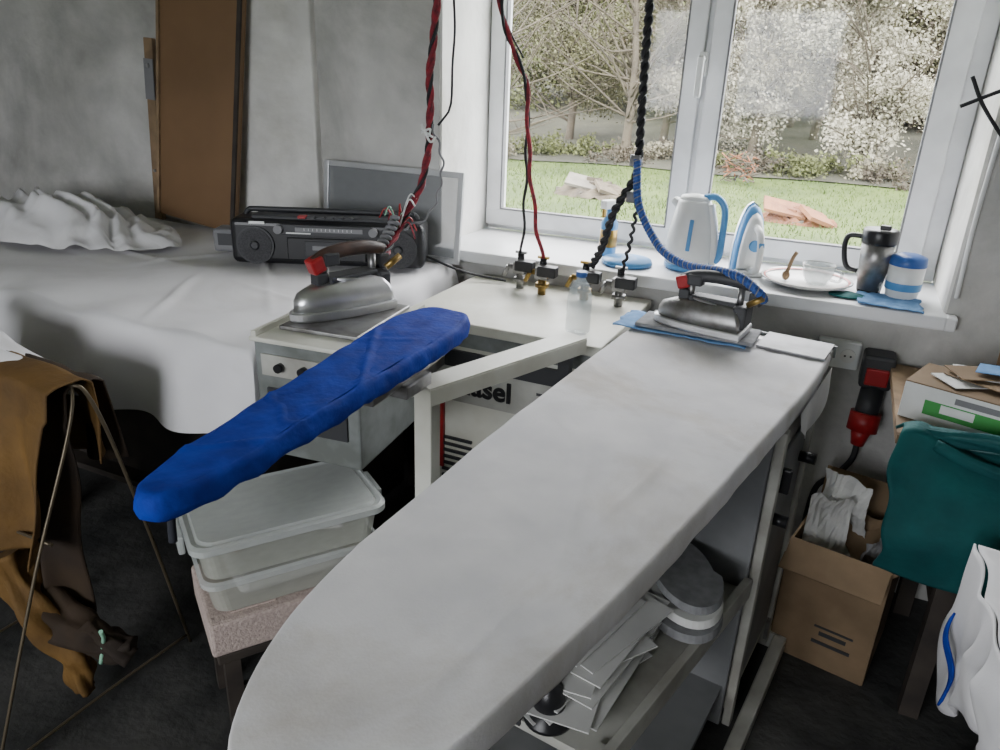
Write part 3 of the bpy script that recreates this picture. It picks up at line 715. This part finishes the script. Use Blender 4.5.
b.tube([(-.043,0,.165),(-.085,0,.16),(-.09,0,.12),(-.075,0,.07),(-.042,0,.06)],.008,M_black,seg=10); b.box((.01,0,.197),(.03,.02,.014),M_black,bev=.003); b.done((.118,2.45,SZ+.001),-10)
b=B('insulated_mug'); b.lathe([(.038,0),(.043,.005),(.048,.05),(.049,.10)],M_white); b.lathe([(.05,.10),(.051,.102),(.048,.125),(.03,.132),(.001,.132)],M_dblue)
b.tube([(.048,0,.09),(.075,0,.085),(.072,0,.04),(.047,0,.035)],.007,M_white); b.lathe([(.0485,.03),(.0492,.032),(.0494,.05),(.0492,.052)],M_skyblue,caps=False); b.done((.205,2.43,SZ+.001),60)
b=B('blue_dish_cloth'); b.grid(lambda u,v:(-.085+.17*u+.01*nz(v*4,1)+.03*v,.06-.15*v,.004+.006*abs(nz(u*6,v*6))),20,16,M_lblue); b.done((.16,2.37,SZ+.004),-10,solid=.003)
heap('teal_dish_cloth',(.06,2.36,SZ+.002),.05,.035,.012,M_teal,4,fa=.004)
b=B('spray_bottle'); b.lathe([(.001,0),(.028,0),(.03,.01),(.03,.11),(.014,.14),(.013,.16)],M_skyblue); b.box((0,-.01,.175),(.03,.055,.03),M_white,bev=.005); b.box((0,-.03,.15),(.01,.012,.035),M_brass,bev=.002); b.cyl((0,0,.03),(0,0,.09),.0305,M_brass); b.done((-.72,2.5,SZ+.001),-30)
# ------------------------------------------------------------------ cables
cb=B('hanging_steam_cable')
P=[(-.93,1.73,ZC),(-.945,1.72,2.0),(-.956,1.70,1.66),(-.975,1.70,1.5),(-.986,1.72,1.39),(-1.0,1.71,1.25),(-1.04,1.66,1.13),(-1.04,1.60,1.08),(-1.02,1.55,1.065)]
for ph,m,r in ((0,M_redc,.0065),(2.1,M_blk_c,.0045),(4.2,M_redc,.006)): cb.twist(P,r,.005,m,turns=14,ph=ph)
cb.twist([(-.90,1.74,ZC),(-.925,1.73,1.7),(-.935,1.74,1.45),(-.965,1.72,1.38)],.003,.003,M_blk_c,turns=6)
cb.twist([(-.98,1.72,1.38),(-.955,1.73,1.28),(-.98,1.71,1.16),(-1.03,1.66,1.12)],.003,.004,M_mgrey,turns=6)
for k in range(3): cb.tube([(-.987+.01*k,1.715,1.35),(-.975,1.70,1.37-.015*k),(-1.0,1.70,1.36+.01*k)],.003,M_white,seg=5)
for k in range(9):
    a=k*.9; cb.tube([(-1.04,1.65,1.12),(-1.04+.03*math.cos(a),1.65+.03*math.sin(a),1.14+.008*k),(-1.04+.05*math.cos(a),1.65+.05*math.sin(a),1.10+.012*k)],.0022,random.choice([M_mint,M_red,M_white,M_redc]),seg=4)
cb.twist([(-1.04,1.64,1.15),(-1.05,1.60,1.10),(-1.055,1.56,1.07)],.006,.010,M_mgrey,turns=8)
cb.done()
cb=B('hanging_steam_cable')
P=[(-1.05,2.1,ZC),(-1.02,2.1,2.1),(-.98,2.1,1.70),(-.92,2.1,1.55),(-.885,2.1,1.47),(-.87,2.1,1.3),(-.85,2.13,1.1),(-.832,2.17,.96)]
cb.twist(P,.0065,.004,M_redc,turns=10); cb.twist(P[:5]+[(-.885,2.12,1.3),(-.90,2.16,1.1),(-.92,2.2,.96)],.005,.004,M_blk_c,turns=10,ph=3); cb.tube([(-.90,2.1,1.55),(-.95,2.11,1.62),(-.97,2.1,1.70),(-.93,2.12,1.9),(-.96,2.1,2.2),(-1.0,2.1,ZC)],.003,M_blk_c); cb.done()
cb=B('hanging_steam_cable')
P=[(-.56,2.1,ZC),(-.555,2.1,2.1),(-.551,2.1,1.696),(-.545,2.1,1.45),(-.54,2.1,1.27),(-.57,2.1,1.2),(-.60,2.11,1.14),(-.635,2.14,1.03),(-.675,2.18,.96)]
for ph,m,r in ((0,M_blk_c,.0075),(3.1,M_blk_c,.007)): cb.twist(P,r,.0065,m,turns=30,ph=ph)
cb.twist([(-.54,2.1,1.3),(-.535,2.12,1.18),(-.55,2.14,1.05),(-.575,2.16,.95)],.005,.004,M_blk_c,turns=12)
for z in (1.28,1.18): cb.cyl((-.545,2.1,z),(-.545,2.1,z+.03),.018,M_mgrey,seg=10)
cb.done()
cb=B('blue_steam_hose')
P=[(-.54,2.09,1.30),(-.52,2.08,1.18),(-.456,2.05,1.09),(-.40,2.0,1.062),(-.334,1.95,1.055),(-.25,1.87,1.07),(-.19,1.83,1.07),(-.14,1.82,1.04),(-.13,1.835,1.02)]
cb.tube(P,.011,M_blue_c,seg=10); cb.twist(P,.0018,.0105,M_mgrey,turns=34); cb.twist(P,.0018,.0105,M_dblue,turns=34,ph=3); cb.done()
cb=B('black_power_cord'); cb.tube([(-1.33,2.12,.93),(-1.25,2.16,.92),(-1.15,2.15,.90),(-1.08,2.2,.872),(-.98,2.22,.862)],.004,M_blk_c); cb.done()
# ------------------------------------------------------------------ right side stuff
b=B('wall_socket'); b.box((0,0,0),(.12,.03,.085),M_white,bev=.006)
for x in (-.027,.027): b.cyl((x,-.014,0),(x,-.019,0),.021,M_cer); b.cyl((x-.008,-.018,0),(x-.008,-.021,0),.003,M_black,seg=8); b.cyl((x+.008,-.018,0),(x+.008,-.021,0),.003,M_black,seg=8)
b.done((.07,WY-.0155,.77))
b=B('red_industrial_plug')
b.box((.18,WY-.045,.75),(.085,.09,.10),M_dgrey,bev=.01); b.cyl((.18,WY-.06,.70),(.173,WY-.10,.60),.032,M_dgrey,.032); b.cyl((.175,WY-.09,.63),(.173,WY-.10,.575),.042,M_red); b.cyl((.173,WY-.10,.585),(.17,WY-.105,.53),.030,M_red,.018)
b.box((.18,WY-.092,.74),(.06,.02,.05),M_red,bev=.004)
b.tube([(.17,WY-.105,.54),(.165,WY-.11,.48),(.13,WY-.10,.41),(.09,WY-.06,.34),(.08,WY-.03,.2),(.08,WY-.03,.02)],.009,M_blk_c); b.done()
b=B('wooden_work_stand')
b.box((.66,2.02,.765),(.90,.52,.022),M_wood)
for x in (.40,1.07):
    for y in (1.80,2.24): b.box((x,y,.377),(.045,.045,.754),M_dwood)
b.box((.735,2.26,.45),(.70,.015,.55),M_dwood); b.box((.735,2.02,.25),(.66,.46,.02),M_dwood); b.box((.735,1.79,.72),(.7,.015,.06),M_dwood)
b.box((.75,1.82,.45),(.60,.02,.45),M_dwood)
b.done()
b=B('cardboard_product_box')
b.box((0,0,.045),(.24,.17,.09),M_white,bev=.002); b.box((.02,-.0855,.04),(.18,.002,.035),M_green); b.box((0,-.087,.045),(.07,.002,.02),M_white); b.box((.04,-.086,.072),(.10,.002,.014),M_mgrey)
b.box((-.121,0,.045),(.002,.15,.07),M_paper); b.box((0,0,.091),(.24,.17,.003),M_card)
b.done((.355,1.92,.777),-20)
b=B('loose_papers')
for k in range(4): b.box((random.uniform(-.02,.02),random.uniform(-.02,.02),.004+k*.005),(.14,.09,.002),random.choice([M_paper,M_card,M_paper]),rot=(random.uniform(-1,1),random.uniform(-1,1),random.uniform(-40,40)))
b.box((.04,0,.034),(.10,.06,.002),M_lblue,rot=(4,-5,-15))
b.done((.37,1.95,.871))
b=B('leaning_cardboard'); b.box((0,0,.10),(.16,.01,.20),M_card,rot=(0,0,0)); b.box((0,-.006,.12),(.10,.002,.05),M_wood); b.done((.51,2.12,.777),-6,rot=(R(-8),0,R(-6)))
b=B('teal_fabric_bag')
def td(u,v,k=0):
    x=.205+.64*u; s=-.05+.38*v
    w=math.sin(u*11+3*nz(u*3,v*2)+v*1.5)
    if s<.03: y=1.735-s*1.0+.01*w; z=.805+.012*w-.5*max(0,-s-.01)
    else:
        t=s-.03; y=1.705-.30*t-.055*math.sin(min(1,t/.30)*math.pi)+.014*w*min(1,t/.08); z=.805-t+.012*w*max(0,1-t/.06)
    z+=-.03*u+.012*nz(u*5,v*3,3); x+=.02*nz(v*4,u*3)+.04*max(0,s)*(1-u)*.6
    return (x,y-k,z)
b.grid(lambda u,v:td(u,v),80,60,M_teal)
b.tube([(.23,1.73,.80),(.34,1.71,.815),(.50,1.70,.81),(.62,1.705,.785),(.78,1.71,.775)],.018,M_teal,seg=20,lump=.35)
b.tube([(.28,1.70,.795),(.40,1.66,.775),(.55,1.655,.76),(.70,1.67,.745)],.014,M_teal,seg=16,lump=.3)
b.done(solid=.006)
b=B('open_cardboard_box')
w,d,h=.25,.28,.36
for x in (-w/2,w/2): b.box((x,0,h/2),(.006,d,h),M_card)
for y in (-d/2,d/2): b.box((0,y,h/2),(w,.006,h),M_card)
b.box((0,0,.004),(w,d,.006),M_card)
b.box((0,-d/2-.05,h-.01),(w,.10,.005),M_card,rot=(28,0,0)); b.box((w/2+.035,0,h+.035),(.10,d,.005),M_card,rot=(0,-50,0)); b.box((0,d/2+.01,h+.05),(w,.005,.11),M_card,rot=(-8,0,0))
b.box((.03,-d/2-.004,.13),(.10,.002,.006),M_dgrey);b.box((.03,-d/2-.004,.11),(.07,.002,.012),M_dgrey); b.box((.03,-d/2-.004,.08),(.10,.002,.010),M_dgrey)
def crum(cx,cy,cz,sx,sz,seed,ry,m=M_paper,am=1):
    def f(u,v):
        x=(u-.5)*sx; z=(v-.5)*sz; y=am*(.05*nz(u*2,v*2,seed)+.012*abs(nz(u*7,v*7,seed)))
        return (cx+x*math.cos(ry)-y*math.sin(ry),cy+y*math.cos(ry)+x*math.sin(ry),cz+z+.02*nz(u*3,seed))
    b.grid(f,14,14,m,smooth=False)
crum(-.06,-.05,.37,.11,.20,1,.3); crum(-.045,.02,.40,.14,.22,2,-.3); crum(.04,.06,.33,.13,.14,3,.5,M_card,.5); crum(.07,-.04,.33,.09,.12,4,1.0,M_felt,.6)
b.box((.05,.02,.34),(.13,.12,.01),M_card,rot=(20,-25,30))
b.done((.195,2.0,.001),-12)
b=B('side_table')
b.box((.70,1.12,.66),(.60,.62,.03),M_wood); 
for x in (.46,.95):
    for y in (.86,1.38): b.box((x,y,.32),(.04,.04,.64),M_dwood)
b.box((.70,1.12,.3),(.5,.5,.02),M_dwood)
b.done()
b=B('white_garment_pile')
def gz(x,y): return .71+.035*nz(x*7,y*7,2)+.014*math.sin(x*30+y*20+4*nz(x*5,y*5))
def sg2(u,v):
    y=1.47-.67*v; x0=.355+.018*nz(y*9,3); x=x0+(.99-x0)*u
    return (x,y,gz(x,y))
b.grid(sg2,50,60,M_sheet)
def sd(u,v):
    y=1.47-.67*u; x0=.355+.018*nz(y*9,3)
    s=v*(.22+.10*nz(y*6,8)+.05*math.sin(u*9))
    return (x0-.004-.030*abs(math.sin(u*14+1.5*nz(u*5,v*2)))*min(1,v*2)+.025*v,y+.01*math.sin(v*9+u*7),gz(x0,y)-s)
b.grid(sd,90,24,M_sheet)
b.grid(lambda u,v:(.335-.008*math.sin(u*7)-.004*v,1.40-.12*u,.59-.014*v-.11*u),40,4,M_blue)
b.done(solid=.004)
b=B('hanging_cord_bundle')
b.tube([(.335,WY-.01,1.75),(.33,WY-.02,1.5),(.325,WY-.015,1.2),(.33,WY-.02,.98)],.006,M_white); b.tube([(.33,WY-.02,1.52),(.40,WY-.06,1.46),(.5,WY-.02,1.40)],.005,M_blk_c)
b.tube([(.22,WY-.06,1.47),(.32,WY-.06,1.52),(.50,WY-.04,1.60)],.005,M_blk_c); b.tube([(.23,WY-.06,1.54),(.28,WY-.06,1.46),(.42,WY-.04,1.30)],.005,M_blk_c)
b.box((.385,WY-.02,1.42),(.05,.02,.18),M_dgrey,bev=.004); b.cyl((.335,WY,1.75),(.335,WY-.03,1.75),.008,M_steel)
b.done()
# ------------------------------------------------------------------ lights
w=bpy.data.worlds.new('World'); bpy.context.scene.world=w; w.use_nodes=True
nt=w.node_tree; bg=nt.nodes['Background']
tc=nt.nodes.new('ShaderNodeTexCoord'); sx=nt.nodes.new('ShaderNodeSeparateXYZ'); rp=nt.nodes.new('ShaderNodeValToRGB')
rp.color_ramp.elements[0].position=0; rp.color_ramp.elements[0].color=(.84,.87,.92,1); rp.color_ramp.elements[1].position=1; rp.color_ramp.elements[1].color=(1,.99,.98,1)
nt.links.new(tc.outputs['Generated'],sx.inputs[0]); nt.links.new(sx.outputs[2],rp.inputs[0]); nt.links.new(rp.outputs[0],bg.inputs[0]); bg.inputs[1].default_value=19.0
def area(name,loc,rot,sx,sy,e,portal=False,col=(1,1,1)):
    l=bpy.data.lights.new(name,'AREA'); l.shape='RECTANGLE'; l.size=sx; l.size_y=sy; l.energy=e; l.color=col
    if portal: l.cycles.is_portal=True
    o=bpy.data.objects.new(name,l); bpy.context.scene.collection.objects.link(o); o.location=loc; o.rotation_euler=[R(a) for a in rot]; return o
area('window_portal',((GX0+GX1)/2,GY+.15,(SZ+WT)/2),(-90,0,0),1.6,1.3,1,True)
area('window_portal',(-1.15,YB-.25,1.55),(90,0,0),1.9,1.3,1,True)  # portal in the added rear fill opening
# camera
th,ps,ro=R(22),R(24),R(2.2)
Fh=Vector((-math.sin(ps),math.cos(ps),0)); Rh=Vector((math.cos(ps),math.sin(ps),0)); Z=Vector((0,0,1))
F=Fh*math.cos(th)-Z*math.sin(th); U0=Fh*math.sin(th)+Z*math.cos(th)
Rc=Rh*math.cos(ro)+U0*math.sin(ro); Uc=-Rh*math.sin(ro)+U0*math.cos(ro)
cam=bpy.data.cameras.new('Camera'); cam.lens=26.64; cam.sensor_width=36; cam.clip_start=.02
co=bpy.data.objects.new('Camera',cam); bpy.context.scene.collection.objects.link(co)
mx=Matrix((Rc,Uc,-F)).transposed().to_4x4(); mx.translation=Vector((0,0,1.5)); co.matrix_world=mx
bpy.context.scene.camera=co
